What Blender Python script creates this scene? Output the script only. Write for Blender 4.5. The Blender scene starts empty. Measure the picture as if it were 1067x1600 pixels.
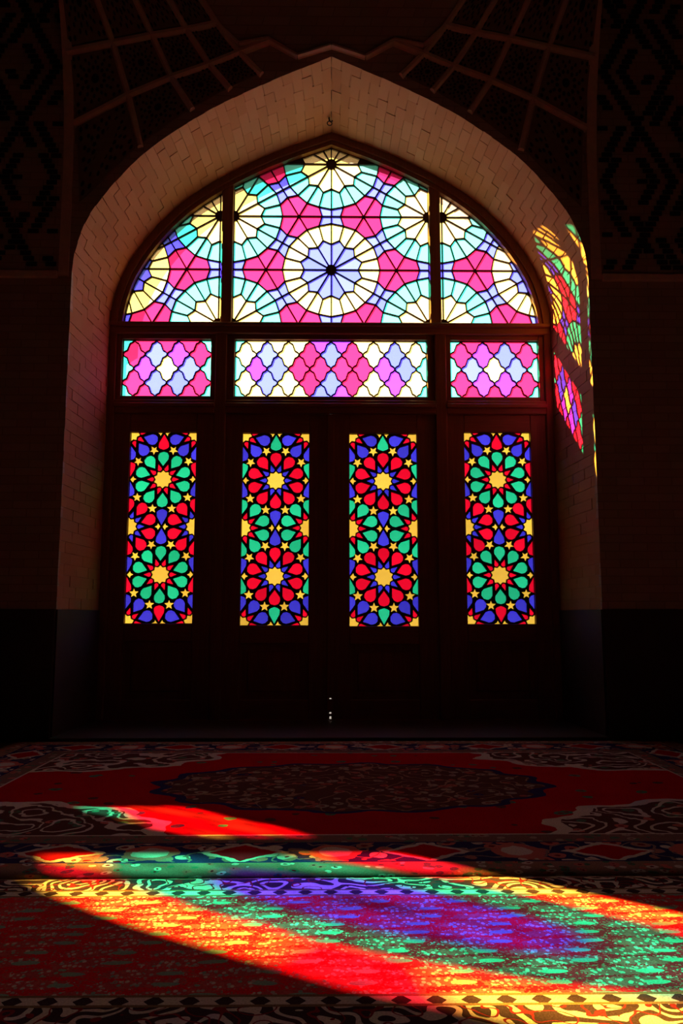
import bpy, bmesh, math, random
from mathutils import Vector, Matrix
from mathutils.geometry import delaunay_2d_cdt
R = math.radians
random.seed(7)
scene = bpy.context.scene
COL = scene.collection

# ------------------------------------------------------------------ camera
CAM_H = 0.93
PITCH = math.atan(163 / 1244.0)
YAW = math.atan(17 / 1244.0)
cam_d = bpy.data.cameras.new('camera')
cam_d.sensor_fit = 'VERTICAL'
cam_d.sensor_height = 36.0
cam_d.lens = 36.0 * 1244 / 1600
cam_d.clip_start = 0.05
cam_d.clip_end = 300
cam = bpy.data.objects.new('camera', cam_d)
cam.location = (0, 0, CAM_H)
cam.rotation_euler = (R(90) + PITCH, 0, -YAW)
COL.objects.link(cam)
scene.camera = cam

# ------------------------------------------------------------------ sky, sun, exposure
SUN_DIR = Vector((1.0, -0.80, -0.75)).normalized()      # the way the sunlight travels
world = bpy.data.worlds.new('sky')
scene.world = world
world.use_nodes = True
bg = world.node_tree.nodes['Background']
bg.inputs['Color'].default_value = (0.92, 0.97, 1.0, 1)
bg.inputs['Strength'].default_value = 3.8
sun_d = bpy.data.lights.new('sun', 'SUN')
sun_d.energy = 62.0
sun_d.color = (1.0, 0.93, 0.82)
sun_d.angle = R(0.7)
sun = bpy.data.objects.new('sun', sun_d)
sun.rotation_euler = SUN_DIR.to_track_quat('-Z', 'Y').to_euler()
sun.location = (-20, 25, 20)
COL.objects.link(sun)
vs = scene.view_settings
vs.view_transform = 'Standard'
vs.look = 'None'
vs.gamma = 1.0
vs.use_curve_mapping = False
vs.exposure = 0.0

# ------------------------------------------------------------------ dimensions
GLASS_Y = 7.20          # plane of the stained glass
FRONT_Y = 6.17          # inner face of the wall
OUT_Y = 7.36            # outer face of the wall
NEIGH = -5.48           # centre of the next window bay to the left
DADO = 0.985


# ------------------------------------------------------------------ helpers: projection of picture measurements on known surfaces
def pix_ray(px, py):
    v = Vector(((px - 533.5) / 1244.0, 1.0, (800 - py) / 1244.0))
    c, s = math.cos(PITCH), math.sin(PITCH)
    v = Vector((v.x, v.y * c - v.z * s, v.y * s + v.z * c))
    c, s = math.cos(YAW), math.sin(YAW)
    return Vector((v.x * c + v.y * s, -v.x * s + v.y * c, v.z))


def vault_q(z):
    """how far the vault above the arch comes forward of the wall at height z"""
    return 0.34 * max(0.0, (z - 4.5) / 1.5) ** 2


def on_vault(px, py):
    r = pix_ray(px, py)
    y = FRONT_Y
    for _ in range(30):
        t = y / r.y
        z = CAM_H + r.z * t
        y = 0.5 * y + 0.5 * (FRONT_Y - vault_q(z))
    t = y / r.y
    return Vector((r.x * t, y, CAM_H + r.z * t))


# ------------------------------------------------------------------ helpers: node expressions
class Ex:
    nt = None

    def __init__(self, s):
        self.s = s

    @staticmethod
    def m(op, *a, clamp=False):
        n = Ex.nt.nodes.new('ShaderNodeMath')
        n.operation = op
        n.use_clamp = clamp
        for i, x in enumerate(a):
            if isinstance(x, Ex):
                Ex.nt.links.new(x.s, n.inputs[i])
            else:
                n.inputs[i].default_value = float(x)
        return Ex(n.outputs[0])

    def __add__(s, o): return Ex.m('ADD', s, o)
    __radd__ = __add__
    def __sub__(s, o): return Ex.m('SUBTRACT', s, o)
    def __rsub__(s, o): return Ex.m('SUBTRACT', o, s)
    def __mul__(s, o): return Ex.m('MULTIPLY', s, o)
    __rmul__ = __mul__
    def __truediv__(s, o): return Ex.m('DIVIDE', s, o)
    def __lt__(s, o): return Ex.m('LESS_THAN', s, o)
    def __gt__(s, o): return Ex.m('GREATER_THAN', s, o)
    def abs(s): return Ex.m('ABSOLUTE', s)
    def sin(s): return Ex.m('SINE', s)
    def fract(s): return Ex.m('FRACT', s)
    def floor(s): return Ex.m('FLOOR', s)
    def sqrt(s): return Ex.m('SQRT', s)
    def min(s, o): return Ex.m('MINIMUM', s, o)
    def max(s, o): return Ex.m('MAXIMUM', s, o)
    def atan2(s, o): return Ex.m('ARCTAN2', s, o)


def vec(x, y, z=0.0):
    n = Ex.nt.nodes.new('ShaderNodeCombineXYZ')
    for i, q in enumerate((x, y, z)):
        if isinstance(q, Ex):
            Ex.nt.links.new(q.s, n.inputs[i])
        else:
            n.inputs[i].default_value = q
    return n.outputs[0]


def noise(v, scale, detail=2.0, rough=0.5):
    n = Ex.nt.nodes.new('ShaderNodeTexNoise')
    Ex.nt.links.new(v, n.inputs['Vector'])
    n.inputs['Scale'].default_value = scale
    n.inputs['Detail'].default_value = detail
    n.inputs['Roughness'].default_value = rough
    return Ex(n.outputs['Fac'])


def voronoi(v, scale):
    n = Ex.nt.nodes.new('ShaderNodeTexVoronoi')
    Ex.nt.links.new(v, n.inputs['Vector'])
    n.inputs['Scale'].default_value = scale
    sep = Ex.nt.nodes.new('ShaderNodeSeparateColor')
    Ex.nt.links.new(n.outputs['Color'], sep.inputs[0])
    return Ex(n.outputs['Distance']), Ex(sep.outputs[0]), Ex(sep.outputs[1])


def mixc(f, a, b):
    n = Ex.nt.nodes.new('ShaderNodeMix')
    n.data_type = 'RGBA'
    if isinstance(f, Ex):
        Ex.nt.links.new(f.s, n.inputs[0])
    else:
        n.inputs[0].default_value = f
    for i, q in ((6, a), (7, b)):
        if isinstance(q, tuple):
            n.inputs[i].default_value = (*q, 1)
        else:
            Ex.nt.links.new(q, n.inputs[i])
    return n.outputs[2]


def scalec(c, f):
    n = Ex.nt.nodes.new('ShaderNodeMix')
    n.data_type = 'RGBA'
    n.blend_type = 'MULTIPLY'
    n.inputs[0].default_value = 1.0
    if isinstance(c, tuple):
        n.inputs[6].default_value = (*c, 1)
    else:
        Ex.nt.links.new(c, n.inputs[6])
    Ex.nt.links.new(vec(f, f, f), n.inputs[7])
    return n.outputs[2]


def new_mat(name):
    m = bpy.data.materials.new(name)
    m.use_nodes = True
    Ex.nt = m.node_tree
    b = m.node_tree.nodes['Principled BSDF']
    b.inputs['Roughness'].default_value = 0.8
    b.inputs['Specular IOR Level'].default_value = 0.25
    return m, b


def obj_coord():
    n = Ex.nt.nodes.new('ShaderNodeTexCoord')
    return n.outputs['Object']


def obj_random():
    n = Ex.nt.nodes.new('ShaderNodeObjectInfo')
    return Ex(n.outputs['Random'])


def sep(v):
    n = Ex.nt.nodes.new('ShaderNodeSeparateXYZ')
    Ex.nt.links.new(v, n.inputs[0])
    return Ex(n.outputs[0]), Ex(n.outputs[1]), Ex(n.outputs[2])


def bump(b, h, strength, dist=0.01):
    n = Ex.nt.nodes.new('ShaderNodeBump')
    n.inputs['Strength'].default_value = strength
    n.inputs['Distance'].default_value = dist
    Ex.nt.links.new(h.s, n.inputs['Height'])
    Ex.nt.links.new(n.outputs[0], b.inputs['Normal'])


# ------------------------------------------------------------------ materials
def brick_mat(name, c1, c2, grain=40):
    m, b = new_mat(name)
    o = obj_coord()
    n = noise(o, grain, 4, .6)
    c = mixc(obj_random(), c1, c2)
    c = scalec(c, n * 0.5 + 0.75)
    Ex.nt.links.new(c, b.inputs['Base Color'])
    b.inputs['Roughness'].default_value = 0.85
    bump(b, n, 0.3, 0.004)
    return m


def plain_mat(name, c, rough=0.8, grain=20, amp=0.4):
    m, b = new_mat(name)
    n = noise(obj_coord(), grain, 3)
    Ex.nt.links.new(scalec(c, n * amp + (1 - amp / 2)), b.inputs['Base Color'])
    b.inputs['Roughness'].default_value = rough
    bump(b, n, 0.15, 0.004)
    return m


def wood_mat(name, c, vert=True):
    m, b = new_mat(name)
    x, y, z = sep(obj_coord())
    v = vec(x * 30, y * 30, z * 1.5) if vert else vec(x * 1.5, y * 30, z * 30)
    n = noise(v, 2.0, 5, .6)
    Ex.nt.links.new(scalec(c, n * 0.9 + 0.55), b.inputs['Base Color'])
    b.inputs['Roughness'].default_value = 0.5
    bump(b, n, 0.15, 0.002)
    return m


M = {}
M['brick'] = brick_mat('buff_brick', (0.43, 0.19, 0.08), (0.49, 0.24, 0.115))
M['mortar'] = plain_mat('mortar', (0.38, 0.175, 0.08))
M['wallbrick'] = None
M['glazed'] = brick_mat('dark_glazed_brick', (0.012, 0.03, 0.035), (0.02, 0.02, 0.03))
M['plaster'] = plain_mat('rib_plaster', (0.74, 0.52, 0.36))
M['tile_ground'] = plain_mat('tile_ground', (0.24, 0.16, 0.11))
M['tile_dark'] = plain_mat('tile_dark', (0.015, 0.018, 0.022), 0.35)
M['tile_blue'] = plain_mat('tile_blue', (0.03, 0.06, 0.09), 0.35)
M['stone'] = plain_mat('dado_stone', (0.055, 0.036, 0.026), 0.7, 6)
M['wood'] = wood_mat('dark_wood', (0.20, 0.085, 0.045))
M['wood_h'] = wood_mat('dark_wood_rail', (0.22, 0.095, 0.05), False)
M['came'] = plain_mat('lattice_wood', (0.05, 0.025, 0.018), 0.6)
M['metal'] = plain_mat('iron', (0.06, 0.05, 0.045), 0.45)
M['court'] = plain_mat('courtyard_wall', (0.42, 0.37, 0.30), 0.9, 0.3)
M['pave'] = plain_mat('courtyard_paving', (0.22, 0.19, 0.15), 0.9, 0.5)
M['dark'] = plain_mat('hall_plaster', (0.16, 0.11, 0.08), 0.9, 3)


def wall_material():
    m, b = new_mat('hall_brickwork')
    x, y, z = sep(obj_coord())
    n = Ex.nt.nodes.new('ShaderNodeTexBrick')
    Ex.nt.links.new(vec(x + y, z, 0.0), n.inputs['Vector'])
    n.inputs['Scale'].default_value = 1.0
    n.inputs['Brick Width'].default_value = 0.22
    n.inputs['Row Height'].default_value = 0.065
    n.inputs['Mortar Size'].default_value = 0.004
    n.inputs['Color1'].default_value = (0.46, 0.33, 0.24, 1)
    n.inputs['Color2'].default_value = (0.39, 0.27, 0.19, 1)
    n.inputs['Mortar'].default_value = (0.30, 0.22, 0.16, 1)
    Ex.nt.links.new(n.outputs['Color'], b.inputs['Base Color'])
    return m


M['wallbrick'] = wall_material()

# stained glass: a clear sheet with a coloured flashed layer on the inner face; slightly milky
GLASS = {
    'Y': ((1.0, 0.66, 0.10), (0.92, 0.70, 0.50), (1.0, 0.62, 0.05)),
    'G': ((0.025, 0.56, 0.34), (0.30, 0.86, 0.76), (0.002, 0.60, 0.32)),
    'B': ((0.065, 0.035, 0.88), (0.24, 0.34, 0.80), (0.04, 0.025, 0.92)),
    'V': ((0.28, 0.03, 0.78), (0.36, 0.07, 0.60), (0.24, 0.02, 0.72)),
    'R': ((0.95, 0.012, 0.055), (0.64, 0.034, 0.19), (0.92, 0.002, 0.025)),
}


def glass_mat(name, tint, pale, milk):
    m = bpy.data.materials.new(name)
    m.use_nodes = True
    nt = m.node_tree
    Ex.nt = nt
    nt.nodes.remove(nt.nodes['Principled BSDF'])
    out = nt.nodes['Material Output']
    tr = nt.nodes.new('ShaderNodeBsdfTransparent')
    tl = nt.nodes.new('ShaderNodeBsdfTranslucent')
    mx = nt.nodes.new('ShaderNodeMixShader')
    r = obj_random()
    nn = noise(obj_coord(), 9.0, 2)
    f = (r * 0.35 + 0.78) * (nn * 0.3 + 0.85)
    nt.links.new(scalec(tint, f), tr.inputs['Color'])
    nt.links.new(scalec(pale, r * 0.3 + 0.8), tl.inputs['Color'])
    mx.inputs[0].default_value = milk
    nt.links.new(tr.outputs[0], mx.inputs[1])
    nt.links.new(tl.outputs[0], mx.inputs[2])
    nt.links.new(mx.outputs[0], out.inputs['Surface'])
    return m


for k, (t, p, deep) in GLASS.items():
    nm = {'Y': 'amber', 'G': 'green', 'B': 'blue', 'V': 'violet', 'R': 'red'}[k]
    M['g' + k] = glass_mat(nm + '_glass', t, p, 0.19)
    M['d' + k] = glass_mat(nm + '_deep_glass', deep, p, 0.04)
mc = bpy.data.materials.new('clear_glass_face')
mc.use_nodes = True
nt = mc.node_tree
nt.nodes.remove(nt.nodes['Principled BSDF'])
tr = nt.nodes.new('ShaderNodeBsdfTransparent')
tr.inputs['Color'].default_value = (0.96, 0.97, 0.96, 1)
nt.links.new(tr.outputs[0], nt.nodes['Material Output'].inputs['Surface'])
M['clear'] = mc

# ------------------------------------------------------------------ helpers: objects
WL = {}     # world location of every object (all parents are unrotated)


def tag(o, label=None, cat=None, group=None, kind=None):
    if label: o['label'] = label
    if cat: o['category'] = cat
    if group: o['group'] = group
    if kind: o['kind'] = kind
    return o


def empty(name, loc, parent=None):
    o = bpy.data.objects.new(name, None)
    o.empty_display_size = 0.1
    COL.objects.link(o)
    loc = Vector(loc)
    WL[o] = loc
    if parent:
        o.parent = parent
        o.location = loc - WL[parent]
    else:
        o.location = loc
    return o


def mesh_obj(name, verts, faces, mats, parent=None, fmat=None, origin=None, smooth=False):
    if not isinstance(mats, (list, tuple)):
        mats = [mats]
    verts = [Vector(v) for v in verts]
    if origin is None:
        lo = Vector([min(v[i] for v in verts) for i in range(3)])
        hi = Vector([max(v[i] for v in verts) for i in range(3)])
        origin = (lo + hi) / 2
    origin = Vector(origin)
    me = bpy.data.meshes.new(name)
    me.from_pydata([v - origin for v in verts], [], faces)
    for m in mats:
        me.materials.append(m)
    if fmat:
        for p, k in zip(me.polygons, fmat):
            p.material_index = k
    if smooth:
        for p in me.polygons:
            p.use_smooth = True
    me.update()
    o = bpy.data.objects.new(name, me)
    COL.objects.link(o)
    WL[o] = origin
    if parent:
        o.parent = parent
        o.location = origin - WL[parent]
    else:
        o.location = origin
    return o


def bm_obj(name, bm, mats, parent=None, origin=None, smooth=False):
    bmesh.ops.recalc_face_normals(bm, faces=bm.faces)
    bm.verts.index_update()
    v = [x.co.copy() for x in bm.verts]
    f = [[q.index for q in p.verts] for p in bm.faces]
    bm.free()
    return mesh_obj(name, v, f, mats, parent, None, origin, smooth)


def box_bm(x0, x1, y0, y1, z0, z1, bev=0.0, bm=None):
    b = bmesh.new()
    r = bmesh.ops.create_cube(b, size=1)
    for v in b.verts:
        v.co = Vector((x0 + (x1 - x0) * (v.co.x + .5), y0 + (y1 - y0) * (v.co.y + .5), z0 + (z1 - z0) * (v.co.z + .5)))
    if bev:
        bmesh.ops.bevel(b, geom=b.edges[:], offset=bev, segments=1, affect='EDGES')
    if bm is None:
        return b
    me = bpy.data.meshes.new('tmp')
    b.to_mesh(me)
    b.free()
    bm.from_mesh(me)
    bpy.data.meshes.remove(me)
    return bm


def box(name, x0, x1, y0, y1, z0, z1, mat, parent=None, bev=0.0):
    return bm_obj(name, box_bm(x0, x1, y0, y1, z0, z1, bev), mat, parent)


def clip_half(poly, a, n):
    """keep the side of the line through a with inward normal n"""
    out = []
    L = len(poly)
    for i in range(L):
        p, q = poly[i], poly[(i + 1) % L]
        dp = (p[0] - a[0]) * n[0] + (p[1] - a[1]) * n[1]
        dq = (q[0] - a[0]) * n[0] + (q[1] - a[1]) * n[1]
        if dp >= 0:
            out.append(p)
        if (dp >= 0) != (dq >= 0):
            t = dp / (dp - dq)
            out.append((p[0] + (q[0] - p[0]) * t, p[1] + (q[1] - p[1]) * t))
    return out


def area(poly):
    return 0.5 * sum(poly[i][0] * poly[(i + 1) % len(poly)][1] - poly[(i + 1) % len(poly)][0] * poly[i][1] for i in range(len(poly)))


def clip_convex(poly, region):
    """region: convex, counter-clockwise"""
    for i in range(len(region)):
        a, b = region[i], region[(i + 1) % len(region)]
        n = (-(b[1] - a[1]), b[0] - a[0])
        poly = clip_half(poly, a, n)
        if len(poly) < 3:
            return []
    return poly


def dedupe(poly, eps):
    out = []
    for p in poly:
        if not out or math.hypot(p[0] - out[-1][0], p[1] - out[-1][1]) > eps:
            out.append(p)
    while len(out) > 2 and math.hypot(out[0][0] - out[-1][0], out[0][1] - out[-1][1]) <= eps:
        out.pop()
    return out


def crosses_itself(p):
    def o(a, b, c):
        return (b[0] - a[0]) * (c[1] - a[1]) - (b[1] - a[1]) * (c[0] - a[0])
    L = len(p)
    for i in range(L):
        for j in range(i + 2, L):
            if i == 0 and j == L - 1:
                continue
            a, b, c, d = p[i], p[(i + 1) % L], p[j], p[(j + 1) % L]
            if o(a, b, c) * o(a, b, d) < -1e-16 and o(c, d, a) * o(c, d, b) < -1e-16:
                return True
    return False


def in_poly(q, poly):
    r = False
    L = len(poly)
    for i in range(L):
        a, b = poly[i], poly[(i + 1) % L]
        if (a[1] > q[1]) != (b[1] > q[1]) and q[0] < (b[0] - a[0]) * (q[1] - a[1]) / (b[1] - a[1]) + a[0]:
            r = not r
    return r


def inset(poly, d):
    for q in (d, d * 0.8, d * 0.55):
        r = inset_raw(poly, q)
        if r and not crosses_itself(r):
            return r
        if abs(area(poly)) < 0.0009:
            break
    return []


def inset_raw(poly, d):
    poly = dedupe(poly, max(d * 0.35, 0.0012))
    if len(poly) < 3:
        return []
    if area(poly) < 0:
        poly = poly[::-1]
    L = len(poly)
    if d > 0:
        out = []
        for i in range(L):
            a, b, c = poly[i - 1], poly[i], poly[(i + 1) % L]
            e1 = Vector((b[0] - a[0], b[1] - a[1])).normalized()
            e2 = Vector((c[0] - b[0], c[1] - b[1])).normalized()
            n1, n2 = Vector((-e1.y, e1.x)), Vector((-e2.y, e2.x))
            s = n1 + n2
            if s.length < 0.2:
                return []
            k = d / max(0.10, (1 + n1.dot(n2)) / 2) / 2
            out.append((b[0] + s.x * k, b[1] + s.y * k))
        # corners that left the piece or came too near another edge (thin tips) are dropped
        keep = []
        for q in out:
            inside, near = False, 9.0
            for i in range(L):
                a, b = poly[i], poly[(i + 1) % L]
                if (a[1] > q[1]) != (b[1] > q[1]) and q[0] < (b[0] - a[0]) * (q[1] - a[1]) / (b[1] - a[1]) + a[0]:
                    inside = not inside
                ex, ez = b[0] - a[0], b[1] - a[1]
                t = max(0.0, min(1.0, ((q[0] - a[0]) * ex + (q[1] - a[1]) * ez) / (ex * ex + ez * ez)))
                near = min(near, math.hypot(q[0] - a[0] - ex * t, q[1] - a[1] - ez * t))
            if inside and near > 0.6 * d:
                keep.append(q)
        poly = keep if len(keep) >= 3 else []
    if len(poly) < 3 or area(poly) < 0.00035:
        return []
    return poly


def glazing(parent, region, panes, prefix='g', y=GLASS_Y, dx=0.0, thick=0.03, name='lattice', pane_thick=0.008):
    """wooden lattice filling region (2-D x,z polygon) with a hole for every pane; panes are its children"""
    region = inset(region, 0)
    vs2, faces = [], []
    for poly in [region] + [p for p, c in panes]:
        faces.append(list(range(len(vs2), len(vs2) + len(poly))))
        vs2 += [Vector((p[0], p[1])) for p in poly]
    ov, oe, of, _, _, orig = delaunay_2d_cdt(vs2, [], faces, 1, 1e-5)
    boxes = [((min(q[0] for q in p), max(q[0] for q in p), min(q[1] for q in p), max(q[1] for q in p)), p) for p, c in panes]
    bm = bmesh.new()
    bv = [bm.verts.new((v.x + dx, y - thick / 2, v.y)) for v in ov]
    for f, og in zip(of, orig):
        cq = (sum(ov[i].x for i in f) / len(f), sum(ov[i].y for i in f) / len(f))
        if in_poly(cq, region) and not any(bb[0] < cq[0] < bb[1] and bb[2] < cq[1] < bb[3] and in_poly(cq, p) for bb, p in boxes):
            try:
                bm.faces.new([bv[i] for i in f])
            except ValueError:
                pass
    bmesh.ops.delete(bm, geom=[v for v in bm.verts if not v.link_faces], context='VERTS')
    ext = bmesh.ops.extrude_face_region(bm, geom=bm.faces[:])
    for v in ext['geom']:
        if isinstance(v, bmesh.types.BMVert):
            v.co.y += thick
    lat = bm_obj(name, bm, M['came'], parent)
    pt = pane_thick / 2
    for poly, c in panes:
        L = len(poly)
        yb = y + thick / 2 - 0.0005          # glass sits at the outer face of the lattice
        v = [(p[0] + dx, yb - 2 * pt, p[1]) for p in poly] + [(p[0] + dx, yb, p[1]) for p in poly]
        f = [list(range(L)), list(range(2 * L - 1, L - 1, -1))] + [[i, i + L, (i + 1) % L + L, (i + 1) % L] for i in range(L)]
        mesh_obj('pane', v, f, [M[prefix + c], M['clear']], lat, [0, 1] + [1] * L)
    return lat


# ------------------------------------------------------------------ arch profiles
def spline(pts, n):
    """Catmull-Rom through pts, n samples evenly spaced along its length"""
    P = [Vector(p) for p in pts]
    P = [2 * P[0] - P[1]] + P + [2 * P[-1] - P[-2]]
    dense = []
    for i in range(1, len(P) - 2):
        for k in range(24):
            t = k / 24
            a, b, c, d = P[i - 1], P[i], P[i + 1], P[i + 2]
            dense.append(0.5 * ((2 * b) + (c - a) * t + (2 * a - 5 * b + 4 * c - d) * t * t + (3 * b - a - 3 * c + d) * t ** 3))
    dense.append(P[-2])
    acc = [0]
    for i in range(1, len(dense)):
        acc.append(acc[-1] + (dense[i] - dense[i - 1]).length)
    out, j = [], 0
    for k in range(n):
        s = acc[-1] * k / (n - 1)
        while j < len(acc) - 2 and acc[j + 1] < s:
            j += 1
        t = (s - acc[j]) / max(1e-9, acc[j + 1] - acc[j])
        out.append(dense[j].lerp(dense[j + 1], min(1, t)))
    return out


IN_PTS = [(2.05, 3.40), (2.04, 3.70), (1.995, 3.93), (1.91, 4.16), (1.72, 4.47), (1.43, 4.79), (1.05, 5.065), (0.55, 5.325), (0.0, 5.54)]
OUT_PTS = [(2.10, 3.34), (2.10, 3.70), (2.06, 3.97), (1.93, 4.27), (1.57, 4.71), (1.07, 5.09), (0.54, 5.375), (0.0, 5.62)]
NS = 49
IN = spline(IN_PTS, NS)        # right half, spring to apex, at the glass plane


def to_vault(p):
    """the arch edge was measured in the flat wall plane: carry it along its line of sight to the vault surface"""
    x, z = p
    for _ in range(20):
        k = (FRONT_Y - vault_q(z)) / FRONT_Y
        z = 0.5 * z + 0.5 * (CAM_H + (p[1] - CAM_H) * k)
    k = (FRONT_Y - vault_q(z)) / FRONT_Y
    return (p[0] * k, z)


OUT_PTS = [to_vault(p) for p in OUT_PTS]
OUTP = spline(OUT_PTS, NS)     # right half at the inner wall face


def rev_pt(k, t, side=1, cx=0.0):
    """point on the reveal: k = fractional profile index, t = 0 at the glass plane .. 1 at the room side"""
    i = min(int(k), NS - 2)
    f = k - i
    a = IN[i].lerp(IN[i + 1], f)
    b = OUTP[i].lerp(OUTP[i + 1], f)
    p = a.lerp(b, t)
    y0 = GLASS_Y
    y1 = FRONT_Y - vault_q(b.y)
    return Vector((cx + side * p.x, y0 + (y1 - y0) * t, p.y))


def offset_profile(pr, d):
    out = []
    for i, p in enumerate(pr):
        a = pr[max(0, i - 1)]
        b = pr[min(len(pr) - 1, i + 1)]
        t = (b - a).normalized()
        n = Vector((-t.y, t.x))          # towards the opening
        out.append(p + n * d)
    # the apex stays on the axis
    t = (pr[-1] - pr[-2]).normalized()
    n = Vector((-t.y, t.x))
    q = pr[-1] + n * d
    out[-1] = Vector((0.0, q.y + t.y / max(1e-6, -t.x) * q.x))
    return [p for p in out if p.x >= -1e-6]


def profile_z(pr, x):
    x = abs(x)
    for i in range(len(pr) - 1):
        if pr[i + 1].x <= x <= pr[i].x:
            f = (pr[i].x - x) / max(1e-9, pr[i].x - pr[i + 1].x)
            return pr[i].y + (pr[i + 1].y - pr[i].y) * f
    return pr[0].y


# ================================================================== the setting
S = 'structure'
floor = box('floor', -9.5, 6.5, -5.0, 7.10, -0.12, 0.0, M['stone'])
tag(floor, 'dark bare floor under the patterned carpets', 'floor', kind=S)
sill = box('trim_1', -2.1, 2.1, 6.13, 7.14, 0.0, 0.03, M['stone'], bev=0.006)
tag(sill, 'low dark stone threshold slab in front of the doors', 'threshold', kind=S)
ceil = box('ceiling', -9.5, 6.5, -5.0, 7.6, 6.75, 6.95, M['dark'])
tag(ceil, 'dark ceiling high above the arch', 'ceiling', kind=S)
tag(box('wall_left', -9.7, -9.5, -5.0, 7.6, 0, 6.9, M['dark']), 'unlit side wall of the hall on the left', 'wall', kind=S)
tag(box('wall_right', 6.5, 6.7, -5.0, 7.6, 0, 6.9, M['dark']), 'unlit side wall of the hall on the right', 'wall', kind=S)
tag(box('wall_rear', -9.7, 6.7, -5.2, -5.0, 0, 6.9, M['dark']), 'unlit wall of the hall behind the viewer', 'wall', kind=S)


def pier(name, x0, x1, label):
    w = box(name, x0, x1, FRONT_Y, OUT_Y, 0, 6.9, M['wallbrick'])
    tag(w, label, 'wall', kind=S)
    return w


pierL = pier('wall_pier_left', NEIGH + 2.1, -2.1, 'dark brick pier left of the arched window')
pierR = pier('wall_pier_right', 2.1, 6.5, 'dark brick pier right of the arched window')
pierF = pier('wall_pier_far', -9.5, NEIGH - 2.1, 'brick pier beyond the neighbouring window bay')

# dado slabs along the foot of the piers
for p, xs in ((pierL, (NEIGH + 2.1, -3.02, -2.1)), (pierR, (2.1, 3.05, 4.2, 5.4, 6.5))):
    for a, b in zip(xs, xs[1:]):
        box('dado_slab', a + 0.004, b - 0.004, FRONT_Y - 0.02, FRONT_Y + 0.01, 0.0, DADO, M['stone'], p, 0.004)


def spandrel(cx, name, label):
    """vault surface above the arch, its outer skin, and the wall mass that holds the window"""
    verts, faces = [], []
    nz = 12
    cols = []
    for s in (-1, 1):
        rng = range(NS) if s == -1 else range(NS - 2, -1, -1)
        for i in rng:
            cols.append((s * OUTP[i].x, OUTP[i].y))
    for x, z0 in cols:
        for k in range(nz + 1):
            z = z0 + (6.8 - z0) * k / nz
            verts.append((cx + x, FRONT_Y - vault_q(z), z))
    for c in range(len(cols) - 1):
        for k in range(nz):
            a = c * (nz + 1) + k
            faces.append((a, a + 1, a + nz + 2, a + nz + 1))
    # outside skin: a slab with the same arch cut out, closing the wall
    base = len(verts)
    nf = len(faces)
    OA, OB = offset_profile(IN, 0.05), offset_profile(IN, 0.10)
    OUTER = [OA[i].lerp(OB[i], i / (NS - 1)) for i in range(NS)]
    cols2 = []
    for s in (-1, 1):
        rng = range(NS) if s == -1 else range(NS - 2, -1, -1)
        for i in rng:
            cols2.append((s * OUTER[i].x, OUTER[i].y))
    cols2[0] = (-2.1, cols2[0][1]); cols2[-1] = (2.1, cols2[-1][1])
    for x, z0 in cols2:
        for y in (GLASS_Y + 0.024, OUT_Y):
            verts += [(cx + x, y, z0), (cx + x, y, 6.8)]
    for c in range(len(cols2) - 1):
        a = base + c * 4
        b = a + 4
        faces += [(a, b, b + 1, a + 1), (a + 2, a + 3, b + 3, b + 2), (a, a + 2, b + 2, b), (a + 1, b + 1, b + 3, a + 3)]
    o = mesh_obj(name, verts, faces, [M['wallbrick'], M['court']], None, [0] * nf + [1] * (len(faces) - nf))
    tag(o, label, 'wall', kind=S)
    return o


span = spandrel(0.0, 'wall_spandrel', 'dark vaulted wall above the brick arch, with ribs and tile panels')
span2 = spandrel(NEIGH, 'wall_spandrel_far', 'vaulted wall above the arch of the neighbouring bay')


# ------------------------------------------------------------------ the brick reveal of the arch
def reveal_base(cx, name, side, label, jamb_only=False, mat='mortar', sink=0.006):
    verts, faces = [], []
    rows = [0.0, 1.2, 2.4] + [None] * NS
    NT = 5
    for r, z in enumerate(rows):
        for k in range(NT):
            t = -0.10 + 1.10 * k / (NT - 1)
            if z is not None:
                a, b = IN[0], OUTP[0]
                x = a.x + (b.x - a.x) * t
                y = GLASS_Y + (FRONT_Y - GLASS_Y) * t
                verts.append((cx + side * (x + sink), y, z))
            else:
                i = r - 3
                p = rev_pt(i, t, side, cx)
                j = min(max(i, 1), NS - 2)
                tg = (IN[j + 1] - IN[j - 1]).normalized()
                n = Vector((tg.y, -tg.x)) * sink       # away from the opening
                verts.append((p.x + side * n.x, p.y, p.z + n.y))
    for r in range(len(rows) - 1):
        for k in range(NT - 1):
            a = r * NT + k
            faces.append((a, a + 1, a + NT + 1, a + NT))
    o = mesh_obj(name, verts, faces, M[mat], origin=(cx + side * 2.1, 6.7, 0))
    tag(o, label, 'arch reveal', kind=S)
    return o


revL = reveal_base(0, 'trim_2', -1, 'left half of the brick arch reveal, warm brown bricks around the window')
revR = reveal_base(0, 'trim_3', 1, 'right half of the brick arch reveal, with coloured light falling on it')
reveal_base(NEIGH, 'trim_4', -1, 'left half of the arch reveal of the neighbouring bay', mat='brick', sink=0)
reveal_base(NEIGH, 'trim_5', 1, 'right half of the arch reveal of the neighbouring bay', mat='brick', sink=0)

unit = bpy.data.meshes.new('brick')
b = box_bm(-.5, .5, -.5, .5, -.5, .5)
b.to_mesh(unit)
b.free()
unit.materials.append(M['brick'])


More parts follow.
